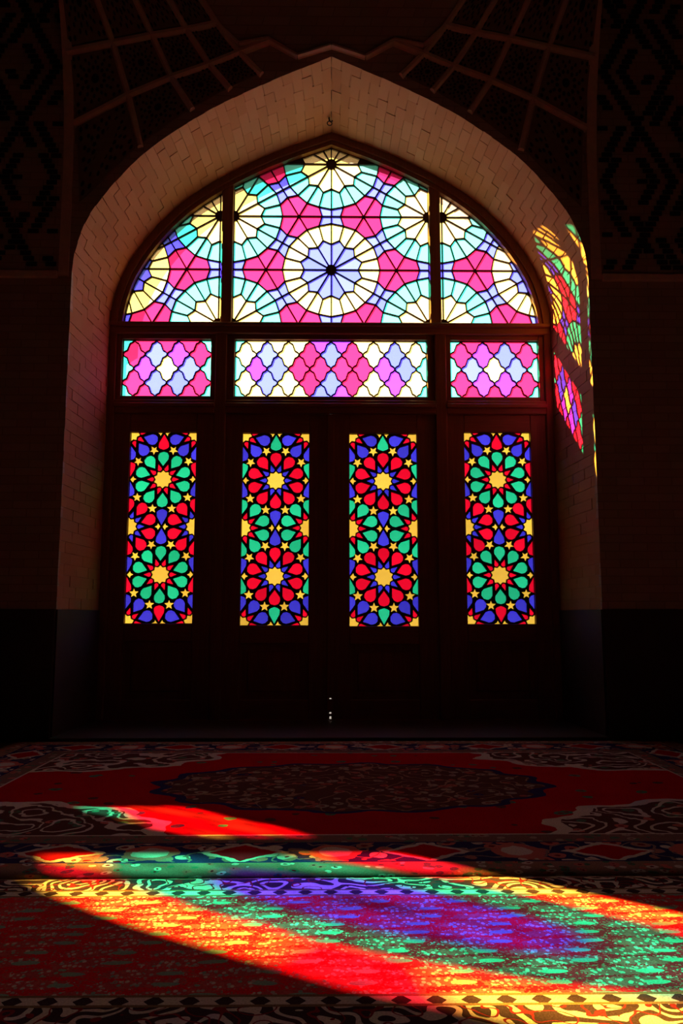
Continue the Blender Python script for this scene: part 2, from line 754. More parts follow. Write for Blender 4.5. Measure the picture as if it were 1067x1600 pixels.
def add_brick(parent, corner_fn, s0, s1, t0, t1):
    """one brick laid on the reveal between profile positions s0..s1 and depth t0..t1"""
    p00, p10, p01, p11 = corner_fn(s0, t0), corner_fn(s1, t0), corner_fn(s0, t1), corner_fn(s1, t1)
    c = (p00 + p10 + p01 + p11) / 4
    ex = ((p10 + p11) - (p00 + p01)) / 2
    ey = ((p01 + p11) - (p00 + p10)) / 2
    lx, ly = ex.length, ey.length
    ex.normalize()
    n = ex.cross(ey).normalized()
    ey = n.cross(ex).normalized()
    o = bpy.data.objects.new('brick', unit)
    COL.objects.link(o)
    th = 0.05
    inward = Vector((0, 0, 3.0)) - Vector((c.x, 0, c.z))
    if n.dot(inward) < 0:
        n, ey = -n, -ey
    off = random.uniform(-0.0025, 0.002)
    c = c + n * (off - th / 2)
    tilt = Matrix.Rotation(random.uniform(-.012, .012), 3, 'X') @ Matrix.Rotation(random.uniform(-.02, .02), 3, 'Y')
    rot = Matrix((ex, ey, n)).transposed() @ tilt
    o.parent = parent
    o.rotation_euler = rot.to_euler()
    o.location = c - WL[parent]
    o.scale = (lx - 0.0035, ly - 0.003, th)
    return o


arc_len = sum((OUTP[i + 1] - OUTP[i]).length for i in range(NS - 1))
for side, rv in ((-1, revL), (1, revR)):
    # arch courses
    n = round(arc_len / 0.088)
    fn = lambda s, t, side=side: rev_pt(s, t, side)
    for c in range(n):
        s0, s1 = (NS - 1) * c / n, (NS - 1) * (c + 1) / n
        cuts = [-0.02, .1, .36, .62, .88, 1.0] if c % 2 else [-0.02, .23, .49, .75, 1.0]
        sh = random.uniform(-.012, .012)
        cuts = [cuts[0]] + [q + sh for q in cuts[1:-1]] + [cuts[-1]]
        for t0, t1 in zip(cuts, cuts[1:]):
            add_brick(rv, fn, s0, s1, t0, t1)

    # jamb courses above the dado
    def jf(z, t, side=side):
        a, b = IN[0], OUTP[0]
        return Vector((side * (a.x + (b.x - a.x) * t), GLASS_Y + (FRONT_Y - GLASS_Y) * t, z))
    z = DADO
    c = 0
    top = 3.37
    nj = round((top - z) / 0.088)
    for c in range(nj):
        z0 = DADO + (top - DADO) * c / nj
        z1 = DADO + (top - DADO) * (c + 1) / nj
        cuts = [-0.02, .1, .36, .62, .88, 1.0] if c % 2 else [-0.02, .23, .49, .75, 1.0]
        for t0, t1 in zip(cuts, cuts[1:]):
            add_brick(rv, jf, z0, z1, t0, t1)
    # dado slab on the jamb
    vv = [jf(z, t) + Vector((-side * 0.012, 0, 0)) for z in (0, DADO - .003) for t in (0.0, 1.0)]
    vo = [v + Vector((side * 0.03, 0, 0)) for v in vv]
    mesh_obj('dado_slab', vv + vo, [(0, 1, 3, 2), (4, 6, 7, 5), (0, 2, 6, 4), (1, 5, 7, 3), (2, 3, 7, 6), (0, 4, 5, 1)], M['stone'], rv)

# ------------------------------------------------------------------ vault ribs and tile panels
H0 = [(430, -75), (392, -75), (338, -72), (290, -66), (240, -60)]
H1 = [(412, 83), (340, 69), (279, 57), (225, 48), (178, 38)]
H2 = [(402, 195), (316, 150), (249, 122), (190, 102), (143, 83), (97, 65)]
AR = [(399, 330), (297, 231), (216, 173), (157, 141), (108, 118)]
ZZ = [(178, 38), (143, 71), (97, 63), (52, 90), (0, 74)]


def vp(q, side):
    p = on_vault(517 - q[0], q[1])
    return Vector((-side * p.x if side > 0 else p.x, p.y, p.z))


def rib(a, b, w=0.055, h=0.04):
    n = 5
    rings = []
    for k in range(n):
        p = a.lerp(b, k / (n - 1))
        p.y = FRONT_Y - vault_q(p.z)
        rings.append(p)
    d = (b - a)
    d.y = 0
    d.normalize()
    sx = Vector((-d.z, 0, d.x)) * w / 2
    up = Vector((0, -h, 0))
    prof = [(1, -0.4), (1, .5), (.45, 1), (-.45, 1), (-1, .5), (-1, -0.4)]
    v, f = [], []
    for p in rings:
        for s, t in prof:
            v.append(p + sx * s + up * t)
    m = len(prof)
    for k in range(n - 1):
        for j in range(m):
            f.append((k * m + j, k * m + (j + 1) % m, (k + 1) * m + (j + 1) % m, (k + 1) * m + j))
    f += [tuple(range(m)), tuple(range((n - 1) * m + m - 1, (n - 1) * m - 1, -1))]
    return mesh_obj('rib', v, f, M['plaster'], span)


def inlay(poly, parent):
    """small mosaic pieces of one tile panel: rosettes of dark petals round dark hubs"""
    # poly: the four corners of the panel face; the pieces are laid on that face
    def at(u, w):
        u, w = (u + 1) / 2, (w + 1) / 2
        return poly[0].lerp(poly[1], u).lerp(poly[3].lerp(poly[2], u), w)
    v, f, mi = [], [], []

    def add(pts, k):
        i = len(v)
        L = len(pts)
        for dy in (-0.019, -0.008):
            for p in pts:
                v.append(at(*p) + Vector((0, dy, 0)))
        f.append(list(range(i, i + L))); mi.append(k)
        for j in range(L):
            f.append((i + j, i + (j + 1) % L, i + L + (j + 1) % L, i + L + j)); mi.append(k)
    add([(0.17 * math.cos(a), 0.17 * math.sin(a)) for a in [2 * math.pi * k / 10 for k in range(10)]], 0)
    for ring, n, sz, ph in ((0.40, 12, .085, 0), (0.60, 12, .075, .5), (0.78, 16, .07, 0)):
        for k in range(n):
            a = 2 * math.pi * (k + ph) / n
            x, z = ring * math.cos(a), ring * math.sin(a)
            ca, sa = math.cos(a), math.sin(a)
            add([(x + sz * (ca * p - sa * q), z + sz * (sa * p + ca * q)) for p, q in ((-1, 0), (-.2, -.8), (.9, -.55), (.9, .55), (-.2, .8))], 0 if ring != .6 else 1)
    for sx in (-1, 1):
        for sz_ in (-1, 1):
            for p, q in ((.86, .86), (.86, .62), (.62, .86)):
                add([(sx * p + .07 * math.cos(2 * math.pi * k / 6), sz_ * q + .07 * math.sin(2 * math.pi * k / 6)) for k in range(6)], 0)
    o = mesh_obj('mosaic_inlay', v, f, [M['tile_dark'], M['tile_blue']], parent, mi)
    o['kind'] = 'stuff'
    return o


def tile_panel(quad):
    c = sum(quad, Vector()) / 4
    q = []
    for p in quad:
        r = p.lerp(c, 0.13)
        r.y = FRONT_Y - vault_q(r.z)
        q.append(r)
    v = [p + Vector((0, -0.012, 0)) for p in q] + [p + Vector((0, 0.02, 0)) for p in q]
    o = mesh_obj('tile_panel', v, [(0, 1, 2, 3), (7, 6, 5, 4), (0, 4, 5, 1), (1, 5, 6, 2), (2, 6, 7, 3), (3, 7, 4, 0)], M['tile_ground'], span)
    inlay(q, o)
    return o


for side in (-1, 1):
    g = lambda q: vp(q, side)
    for row in (H1, H2):
        for a, b in zip(row, row[1:]):
            rib(g(a), g(b))
    for i in range(5):
        if i:
            rib(g(H0[i]), g(H1[i]), 0.05)
            rib(g(H1[i]), g(H2[i]), 0.05)
            rib(g(H2[i]), g(AR[i]), 0.05)
    rib(g(H2[5]), g((52, 90)), 0.04)
    for a, b in zip(ZZ, ZZ[1:]):
        rib(g(a), g(b), 0.035)
    for i in range(4):
        tile_panel([g(H1[i]), g(H1[i + 1]), g(H0[i + 1]), g(H0[i])])
        tile_panel([g(H2[i]), g(H2[i + 1]), g(H1[i + 1]), g(H1[i])])
        tile_panel([g(AR[i]), g(AR[i + 1]), g(H2[i + 1]), g(H2[i])])
    # plain band that frames the vault, following its curve
    v, f = [], []
    nz = 14
    for k in range(nz + 1):
        z = 3.66 + (6.78 - 3.66) * k / nz
        yf = FRONT_Y - vault_q(z) - 0.014
        for x, y in ((2.125, FRONT_Y + .01), (2.125, yf), (2.205, yf), (2.205, FRONT_Y + .01)):
            v.append((side * x, y, z))
    for k in range(nz):
        for j in range(4):
            a = k * 4 + j
            b2 = k * 4 + (j + 1) % 4
            f.append((a, b2, b2 + 4, a + 4))
    f += [(0, 1, 2, 3), (nz * 4 + 3, nz * 4 + 2, nz * 4 + 1, nz * 4)]
    mesh_obj('border_band', v, f, M['plaster'], span)

# glazed bricks in lozenge patterns on the upper piers
gl = bpy.data.meshes.new('glazed_brick')
b = box_bm(-.5, .5, -.5, .5, -.5, .5)
b.to_mesh(gl)
b.free()
gl.materials.append(M['glazed'])
for side, parent in ((-1, pierL), (1, pierR)):
    box('string_course', *(sorted((side * 2.21, side * 3.7))), FRONT_Y - 0.03, FRONT_Y + 0.01, 3.64, 3.70, M['plaster'], parent, 0.006)
    cnt = 0
    row = 0
    z = 3.76
    while z < 6.3:
        for ci in range(0, 14):
            x = 2.27 + ci * 0.052 + (0.026 if row % 2 else 0)
            u = (x - 2.27) - 0.30
            w = (z - 4.02) % 0.98 - 0.49
            lz = abs(u) / 0.30 + abs(w) / 0.49
            lz = lz % 1.0
            if (abs(lz - 0.98) < 0.10 or abs(lz - 0.42) < 0.06 or lz < 0.05) and x < 2.95:
                o = bpy.data.objects.new('brick', gl)
                COL.objects.link(o)
                o.parent = parent
                o.location = Vector((side * x, FRONT_Y - 0.002, z)) - WL[parent]
                o.scale = (0.085, 0.016, 0.034)
                cnt += 1
        z += 0.047
        row += 1


# ================================================================== glazing patterns
def rot(p, a):
    return (p[0] * math.cos(a) - p[1] * math.sin(a), p[0] * math.sin(a) + p[1] * math.cos(a))


LAT = 1.072
RO, RN, RT, RH = 0.463, 0.256, 0.302, 0.046
HEX_C = (0.0, 4.19)


def rosette(cx, cz, core, ring):
    out = []
    for k in range(12):
        a0, a1, a2 = R(30 * k), R(30 * k + 15), R(30 * k + 30)
        P = lambda r, a: (cx + r * math.cos(a), cz + r * math.sin(a))
        out.append(([P(RH, a0), P(RN, a0), P(RT, a1), P(RN, a2), P(RH, a2)], core))
        rm = RO * 0.982
        out.append(([P(RN, a0), P(RO, a0), P(rm, a1), P(RT, a1)], ring))
        out.append(([P(RT, a1), P(rm, a1), P(RO, a2), P(RN, a2)], ring))
    return out


def lunette_pattern():
    """triangular lattice of rosettes with six-part stars between three, and four-part cells between two"""
    A = []
    for i in range(-3, 4):
        for j in range(-4, 5):
            x = LAT * math.sqrt(3) / 2 * i
            z = LAT * (j + (0.5 if i % 2 else 0.0))
            A.append((x, HEX_C[1] + z, i, j))
    out = []
    rm = RO * 0.982
    # amber-ringed rosettes with blue hearts sit at even columns on the middle row; the rest are green-ringed
    for x, z, i, j in A:
        if abs(z - HEX_C[1]) < 0.01:
            out += rosette(x, z, 'B', 'Y')
        else:
            out += rosette(x, z, 'Y', 'G')
    for x, z, i, j in A:
        for a in (30, 90, 150):
            d = (math.cos(R(a)), math.sin(R(a)))
            n = (-d[1], d[0])
            Q = lambda u, v: (x + d[0] * u + n[0] * v, z + d[1] * u + n[1] * v)
            h = LAT / 2
            # corners where the rosette edge meets the cell: 15 degrees off the axis
            cu, cv = rm * math.cos(R(15)), rm * math.sin(R(15))
            ml = 0.088           # half length of the bisector
            for su in (1, -1):
                for sv in (1, -1):
                    U = lambda u: u if su == 1 else LAT - u
                    pts = [Q(U(RO), 0), Q(U(cu), sv * cv), Q(h, sv * ml), Q(h, 0)]
                    out.append((pts, 'B'))
        for a in (60, 0):
            # star at the centroid of a triangle of rosettes
            sx, sz = x + LAT / math.sqrt(3) * math.cos(R(a)), z + LAT / math.sqrt(3) * math.sin(R(a))
            base = a + 180      # towards this rosette
            for k in range(6):
                ar = base + 120 * (k // 2)                      # direction of a rosette
                sg = 1 if k % 2 else -1
                am = ar + 60 * sg                               # direction of the cell beside it
                rr = LAT / math.sqrt(3) - RO * 1.0
                # corner on the rosette edge, 15 degrees off the lattice edge (30 off the star axis)
                ox, oz = sx + LAT / math.sqrt(3) * math.cos(R(ar)), sz + LAT / math.sqrt(3) * math.sin(R(ar))
                back = ar + 180 - 15 * sg
                tip = (ox + rm * math.cos(R(back)), oz + rm * math.sin(R(back)))
                pr = (sx + rr * math.cos(R(ar)), sz + rr * math.sin(R(ar)))
                rmid = LAT / math.sqrt(3) / 2 - 0.088
                pm = (sx + rmid * math.cos(R(am)), sz + rmid * math.sin(R(am)))
                out.append(([(sx, sz), pr, tip, pm] if sg > 0 else [(sx, sz), pm, tip, pr], 'R'))
    return out


GL_PROFILE = offset_profile(IN, 0.105)
Z_LUN = 3.66


def arch_region(x0, x1, prof, z0):
    """convex piece of the lunette between x0 and x1 above z0, counter-clockwise"""
    full = [(p.x, p.y) for p in prof] + [(-p.x, p.y) for p in prof[::-1][1:]]
    full = [(prof[0].x, z0 - 1)] + full + [(-prof[0].x, z0 - 1)]
    poly = clip_half(full, (0, z0), (0, 1))
    poly = clip_half(poly, (x0, 0), (1, 0))
    poly = clip_half(poly, (x1, 0), (-1, 0))
    poly = dedupe(poly, 0.003)
    if area(poly) < 0:
        poly = poly[::-1]
    return poly


def clip_panes(pattern, region, d, shift=(0, 0), xs=1.0):
    out = []
    shrunk = inset(region, 0.0)
    seen = set()
    for poly, c in pattern:
        q = [(p[0] * xs + shift[0], p[1] + shift[1]) for p in poly]
        if area(q) < 0:
            q = q[::-1]
        q = clip_convex(q, shrunk)
        if len(q) < 3:
            continue
        q = inset(q, d)
        if not q:
            continue
        key = (round(sum(p[0] for p in q) / len(q), 2), round(sum(p[1] for p in q) / len(q), 2))
        if key in seen:
            continue
        seen.add(key)
        out.append((q, c))
    return out


# ------------------------------------------------------------------ quatrefoil lights
def ogee_cell(cx, cz, w, h):
    e = [(0, 1), (.08, .88), (.22, .80), (.37, .75), (.45, .63), (.46, .56), (.54, .44), (.55, .37), (.63, .25), (.78, .20), (.92, .12)]
    right = e + [(1 - x, z - 1) for x, z in e]             # top to right corner, then on to the foot
    ring = right + [(0, -1)] + [(-x, z) for x, z in right[1:][::-1]]
    return [(cx + x * w / 2, cz + z * h / 2) for x, z in ring][::-1]


def quatre(x0, x1, z0, z1, cols, rows):
    """rows: top halves, row1, row2, row3, bottom halves as colour strings"""
    w = (x1 - x0) / cols
    h = (z1 - z0) / 2
    out = []
    for r, cs in enumerate(rows):
        cz = z1 - h * r / 2
        for k, c in enumerate(cs):
            cx = x0 + w * (k + (0.5 if r % 2 else 0.0))
            out.append((ogee_cell(cx, cz, w, h), c))
    return out


# ------------------------------------------------------------------ ten-fold rosette door lights
def door_pattern(w, h, kind):
    """panel centred on 0,0; kind: colours of (petal, dart) for centre, side and corner rosettes, and the drops"""
    k = w / 0.611
    s10 = []
    out = []
    if kind == 'outer':
        cen, sid, cor = ('G', 'R'), ('R', 'B'), ('B', 'R')
        drop_end, drop_mid, side_c, side_m = 'R', 'B', 'R', 'B'
    else:
        cen, sid, cor = ('R', 'B'), ('G', 'R'), ('B', 'R')
        drop_end, drop_mid, side_c, side_m = 'G', 'B', 'G', 'B'
    cents = [(0, h / 4, cen), (0, -h / 4, cen)]
    for sx in (-1, 1):
        cents += [(sx * w / 2, 0, sid), (sx * w / 2, h / 2, cor), (sx * w / 2, -h / 2, cor)]
    petal = [(.123, 0), (.190, .049), (.222, .051), (.250, .036), (.262, 0), (.250, -.036), (.222, -.051), (.190, -.049)]
    dart = [(.080, 0), (.088, .017), (.100, .021), (.152, 0), (.100, -.021), (.088, -.017)]
    for cx, cz, (pc, dc) in cents:
        for i in range(10):
            a = R(90 + 36 * i)
            out.append(([(cx + rot((x * k, y * k), a)[0], cz + rot((x * k, y * k), a)[1]) for x, y in petal], pc))
            a = R(72 + 36 * i)
            out.append(([(cx + rot((x * k, y * k), a)[0], cz + rot((x * k, y * k), a)[1]) for x, y in dart], dc))
        star = []
        for i in range(20):
            r = (.086 if i % 2 == 0 else .068) * k
            star.append((cx + r * math.cos(R(90 + 18 * i)), cz + r * math.sin(R(90 + 18 * i))))
        out.append((star, 'Y'))
    # drops between rosettes that face each other up and down
    d0 = h / 4 - 0.276 * k        # round end, measured from the meeting point
    drop = [(0.012, 0), (.095 * k, .046 * k), (.135 * k, .050 * k), (d0 - .012, .034 * k), (d0, 0), (d0 - .012, -.034 * k), (.135 * k, -.050 * k), (.095 * k, -.046 * k)]

    def put(cx, cz, ang, c):
        out.append(([(cx + rot(p, R(ang))[0], cz + rot(p, R(ang))[1]) for p in drop], c))
    put(0, 0, 90, drop_mid)
    put(0, 0, -90, drop_mid)
    put(0, h / 2, -90, drop_end)
    put(0, -h / 2, 90, drop_end)
    for sx in (-1, 1):
        for sz in (-1, 1):
            put(sx * w / 2, sz * h / 4, 90 * sz, side_c)
            put(sx * w / 2, sz * h / 4, -90 * sz, side_m)

    def star5(cx, cz, ang, r=.047, n=5):
        pts = []
        for i in range(2 * n):
            q = r * k if i % 2 == 0 else r * k * 0.45
            pts.append((cx + q * math.cos(R(ang + 180 / n * i)), cz + q * math.sin(R(ang + 180 / n * i))))
        out.append((pts, 'Y'))
    for sz in (-1, 1):
        for sx in (-1, 1):
            for a in (72, 36, -36, -72):
                x, z = .287 * k * math.cos(R(a)), .287 * k * math.sin(R(a))
                star5(sx * x, sz * (h / 4) + z, 90 if a < 0 else -90, .047, 6 if False else 5)
            # arrow shaped pieces at the points where drops meet
            for X, Z, dr in ((sx * w / 2, sz * h / 4, -sx),):
                P = lambda u, v: (X + dr * u * k, Z + v * k)
                out.append(([P(.004, 0), P(.034, .034), P(.040, .013), P(.064, 0), P(.040, -.013), P(.034, -.034)], 'Y'))
    for sx in (-1, 1):
        for Z in (0, h / 2, -h / 2):
            P = lambda u, v: (sx * u * k, Z + v * k)
            out.append(([P(.010, 0), P(.034, .034), P(.040, .013), P(.064, 0), P(.040, -.013), P(.034, -.034)], 'Y'))
    return out


# ================================================================== windows and doors
def arch_frame(cx, prof_o, prof_i, y0, y1, parent, mat):
    v, f = [], []
    o = [(p.x, p.y) for p in prof_o] + [(-p.x, p.y) for p in prof_o[::-1][1:]]
    i = [(p.x, p.y) for p in prof_i] + [(-p.x, p.y) for p in prof_i[::-1][1:]]
    L = min(len(o), len(i))
    for k in range(L):
        for (x, z) in (o[k], i[k]):
            for y in (y0, y1):
                v.append((cx + x, y, z))
    for k in range(L - 1):
        a, b = 4 * k, 4 * k + 4
        f += [(a, b, b + 2, a + 2), (a + 1, a + 3, b + 3, b + 1), (a, a + 1, b + 1, b), (a + 2, b + 2, b + 3, a + 3)]
    f += [(0, 2, 3, 1), (4 * L - 4, 4 * L - 3, 4 * L - 1, 4 * L - 2)]
    return mesh_obj('arch_frame', v, f, mat, parent)


def resample(pr, n):
    return spline([(p.x, p.y) for p in pr], n)


def build_lunette(cx, name, label, own):
    w = empty(name, (cx, GLASS_Y, 3.60))
    tag(w, label, 'window', kind=S)
    IO = [p for p in offset_profile(IN, -0.02) if p.y > 3.5]
    po = resample([Vector((2.055, 3.62))] + [p for p in offset_profile(IN, -0.012) if p.y > 3.66], 41)
    pi = resample([Vector((1.945, 3.62))] + [p for p in GL_PROFILE if p.y > 3.66], 41)
    arch_frame(cx, po, pi, 7.13, 7.222, w, M['wood'])
    pm = resample([Vector((1.985, 3.62))] + [p for p in offset_profile(IN, 0.065) if p.y > 3.66], 41)
    bead = arch_frame(cx, po, pm, 7.105, 7.14, w, M['wood'])
    bead.name = 'frame_moulding'
    for s in (-1, 1):
        ztop = profile_z(GL_PROFILE, 0.983) + 0.05
        box('mullion', cx + s * 0.983 - 0.053, cx + s * 0.983 + 0.053, 7.14, 7.222, 3.62, ztop, M['wood'], w, 0.008)
    pat = lunette_pattern()
    lights = ((-0.932, 0.932, 0.0), (-1.96, -1.034, -0.130), (1.034, 1.96, 0.130))
    for x0, x1, sh in lights:
        reg = arch_region(x0, x1, GL_PROFILE, Z_LUN)
        if own:
            panes = clip_panes(pat, reg, 0.0058, (sh, 0))
        else:
            panes = clip_panes(medallion(), reg, 0.0058, (0, 0))
            if x0 < -1.5:
                panes = []  # left light made solid so no sun passes to the carpet
        reg2 = arch_region(x0 - 0.012, x1 + 0.012, offset_profile(IN, 0.094), Z_LUN - 0.012)
        glazing(w, reg2, panes, 'g', dx=cx, thick=0.026)
    return w


def medallion():
    """one large medallion: blue heart, green ring, alternating amber and red sectors, blue outside"""
    cz = 4.24
    out = []
    P = lambda r, a: (r * math.cos(R(a)), cz + r * math.sin(R(a)))
    for k in range(6):
        a = 60 * k
        out.append(([P(.03, a), P(.345, a), P(.36, a + 20), P(.36, a + 40), P(.345, a + 60), P(.03, a + 60)], 'B'))
    for k in range(12):
        a = 30 * k
        out.append(([P(.35, a), P(.61, a), P(.62, a + 15), P(.61, a + 30), P(.35, a + 30), P(.362, a + 15)], 'G'))
    cuts = [(-22, 'Y'), (12, 'R'), (40, 'Y'), (72, 'R'), (104, 'Y'), (138, 'R'), (156, 'Y'), (198, 'R'), (214, 'Y'), (262, 'R'), (290, 'Y'), (314, 'R'), (338, None)]
    for (a, c), (b, _) in zip(cuts, cuts[1:]):
        m = (a + b) / 2
        e = .78 if a in (198, 214) else .94  # shorter sectors leave solid wood that blocks sunlight there
        out.append(([P(.61, a), P(e, a), P(e + .02, m), P(e, b), P(.61, b), P(.62, m)], c))

    for k in range(24):
        a = 15 * k
        if 100 < a < 255:
            continue            # no panes: solid area added to keep sunlight off the carpet
        out.append(([P(.94, a), P(1.4, a), P(1.4, a + 15), P(.94, a + 15)], 'B'))
        out.append(([P(1.4, a), P(2.4, a), P(2.4, a + 15), P(1.4, a + 15)], 'R' if k % 2 else 'G'))
    return out


build_lunette(0.0, 'window_1', 'large pointed arch window of stained glass rosettes and red stars', True)
build_lunette(NEIGH, 'window_2', 'stained glass lunette of the neighbouring bay with a blue hearted medallion', False)

ROW_Z0, ROW_Z1 = 2.945, 3.491
ROWS = {
    'left': (-1.938, -1.115, 4, ('GRRRG', 'RBVR', 'GVYBG', 'RBBR', 'GRRRG')),
    'mid': (-0.895, 0.895, 9, ('GYYYVVYYYG', 'YBYRBRYBY', 'GVBRRRRVBG', 'YBYRBRYVY', 'GYYYBVYYYG')),
    'right': (1.115, 1.938, 4, ('GRRRG', 'RVBR', 'GBYBG', 'RVVR', 'GRRRG')),
}


def transom_light(cx, name, x0, x1, cols, rows, label):
    w = empty(name, (cx + (x0 + x1) / 2, GLASS_Y, ROW_Z0 - 0.06))
    tag(w, label, 'window', kind=S)
    a, b, z0, z1 = x0 - .078, x1 + .078, ROW_Z0 - .045, ROW_Z1 + .047
    box('sash_stile', cx + a, cx + x0, 7.155, 7.220, z0, z1, M['wood'], w, 0.005)
    box('sash_stile', cx + x1, cx + b, 7.155, 7.220, z0, z1, M['wood'], w, 0.005)
    box('sash_rail', cx + x0, cx + x1, 7.155, 7.220, z0, ROW_Z0, M['wood_h'], w, 0.005)
    box('sash_rail', cx + x0, cx + x1, 7.155, 7.220, ROW_Z1, z1, M['wood_h'], w, 0.005)
    reg = [(x0, ROW_Z0), (x1, ROW_Z0), (x1, ROW_Z1), (x0, ROW_Z1)]
    panes = clip_panes(quatre(x0, x1, ROW_Z0, ROW_Z1, cols, rows), reg, 0.0052)
    reg2 = [(x0 - .01, ROW_Z0 - .01), (x1 + .01, ROW_Z0 - .01), (x1 + .01, ROW_Z1 + .01), (x0 - .01, ROW_Z1 + .01)]
    glazing(w, reg2, panes, 'g', dx=cx, thick=0.026)


transom_light(0, 'window_3', *ROWS['left'], 'stained glass transom light of quatrefoils over the leftmost door')
transom_light(0, 'window_4', *ROWS['mid'], 'wide stained glass transom light of quatrefoils over the two middle doors')
transom_light(0, 'window_5', *ROWS['right'], 'stained glass transom light of quatrefoils over the rightmost door')
# the next bay: the light whose colours fall on the far carpet
transom_light(NEIGH, 'window_6', 0.24, 0.895, 4, ('RYRRR', 'RRYR', 'YRRYB', 'GRYR', 'RGYRY'), 'red stained glass transom light of the neighbouring bay')


def frame_set(cx, names, labels, solid):
    """posts and beams that hold the doors and the lights"""
    xs = [(-2.06, -1.985), (-1.07, -0.965), (0.965, 1.07), (1.985, 2.06)]
    t = empty(names, (cx, GLASS_Y, 0.0))
    tag(t, labels, 'door frame', kind=S)
    for a, b in xs:
        box('post', cx + a, cx + b, 7.13, 7.222, 0.03, 3.625, M['wood'], t, 0.008)
    box('beam', cx - 2.06, cx + 2.06, 7.125, 7.222, 3.535, 3.645, M['wood_h'], t, 0.008)
    box('beam_moulding', cx - 2.05, cx + 2.05, 7.10, 7.13, 3.60, 3.64, M['wood_h'], t, 0.008)
    for a, b in ((-1.99, -1.065), (-.97, .97), (1.065, 1.99)):
        box('transom', cx + a, cx + b, 7.13, 7.235, 2.775, 2.905, M['wood_h'], t, 0.008)
        box('transom_moulding', cx + a, cx + b, 7.105, 7.135, 2.83, 2.87, M['wood_h'], t, 0.006)
    box('threshold', cx - 2.06, cx + 2.06, 7.13, 7.24, 0.0, 0.031, M['wood_h'], t, 0.004)
    if solid:  # added unseen boards that stop sunlight through the rest of this row
        box('light_blocker', cx - 1.99, cx - 1.065, 7.17, 7.215, 2.90, 3.54, M['wood_h'], t)
        box('light_blocker', cx - .97, cx + .20, 7.16, 7.215, 2.90, 3.54, M['wood_h'], t)
        box('light_blocker', cx + .935, cx + .97, 7.16, 7.215, 2.90, 3.54, M['wood_h'], t)
        box('light_blocker', cx + 1.065, cx + 1.99, 7.17, 7.215, 2.90, 3.54, M['wood_h'], t)
    return t


frame_set(0.0, 'trim_6', 'dark wooden frame of posts and beams around the four doors', False)
frame_set(NEIGH, 'trim_7', 'dark wooden door frame of the neighbouring bay', True)


def door_leaf(cx, name, x0, x1, gx0, gx1, gz0, gz1, kind, label, y=GLASS_Y):
    d = empty(name, (cx + (x0 + x1) / 2, y, 0.03))
    tag(d, label, 'door', kind=S)
    ya, yb = y - 0.04, y + 0.022
    z1 = 2.78
    box('stile', cx + x0, cx + gx0 - .0, ya, yb, 0.026, z1, M['wood'], d, 0.006)
    box('stile', cx + gx1, cx + x1, ya, yb, 0.026, z1, M['wood'], d, 0.006)
    box('rail', cx + gx0, cx + gx1, ya, yb, gz1, z1, M['wood_h'], d, 0.006)
    box('rail', cx + gx0, cx + gx1, ya, yb, gz0 - .16, gz0, M['wood_h'], d, 0.006)
    box('rail', cx + gx0, cx + gx1, ya, yb, 0.026, 0.20, M['wood_h'], d, 0.006)
    pn = box('lower_panel', cx + gx0 - .01, cx + gx1 + .01, y - .012, y + .012, 0.19, gz0 - .15, M['wood'], d)
    box('raised_field', cx + gx0 + .07, cx + gx1 - .07, y - .028, y - .012, 0.27, gz0 - .23, M['wood'], pn, 0.008)
    if kind:
        w, h = gx1 - gx0, gz1 - gz0
        mx, mz = (gx0 + gx1) / 2, (gz0 + gz1) / 2
        reg = [(gx0, gz0), (gx1, gz0), (gx1, gz1), (gx0, gz1)]
        panes = clip_panes(door_pattern(w, h, kind), reg, 0.0, (mx, mz))
        reg2 = [(gx0 - .01, gz0 - .01), (gx1 + .01, gz0 - .01), (gx1 + .01, gz1 + .01), (gx0 - .01, gz1 + .01)]
        glazing(d, reg2, panes, 'd', y=y, dx=cx, thick=0.024)
    else:
        box('upper_panel', cx + gx0 - .01, cx + gx1 + .01, y - .015, y + .015, gz0 - .01, gz1 + .01, M['wood'], d)
    return d


door_leaf(0, 'door_1', -1.99, -1.066, -1.836, -1.232, 0.868, 2.606, 'outer', 'leftmost door leaf, green petalled glass rosettes in its tall light')
d2 = door_leaf(0, 'door_2', -0.969, -0.008, -0.808, -0.199, 0.851, 2.600, 'inner', 'middle left door leaf, red petalled glass rosettes in its tall light')
d3 = door_leaf(0, 'door_3', 0.008, 0.969, 0.171, 0.789, 0.843, 2.598, 'inner', 'middle right door leaf, red petalled glass rosettes in its tall light')
door_leaf(0, 'door_4', 1.066, 1.99, 1.227, 1.839, 0.862, 2.613, 'outer', 'rightmost door leaf, green petalled glass rosettes in its tall light')
# cover strip on the meeting edge, with the small gaps at the foot that let daylight through
for za, zb in ((0.032, 0.040), (0.062, 0.085), (0.098, 0.21), (0.219, 2.77)):
    box('cover_strip', -0.03, 0.03, 7.135, 7.16, za, zb, M['wood'], d2, 0.003)
for k, (a, b) in enumerate(((-1.99, -1.066), (-0.969, -0.002), (0.002, 0.969), (1.066, 1.99))):
    names = ('furthest', 'second', 'third', 'nearest')
    door_leaf(NEIGH, 'door_%d' % (k + 5), a, b, a + .15, b - .15, 0.85, 2.6, None, 'plain wooden door leaf of the neighbouring bay, %s from the pier' % names[3 - k])


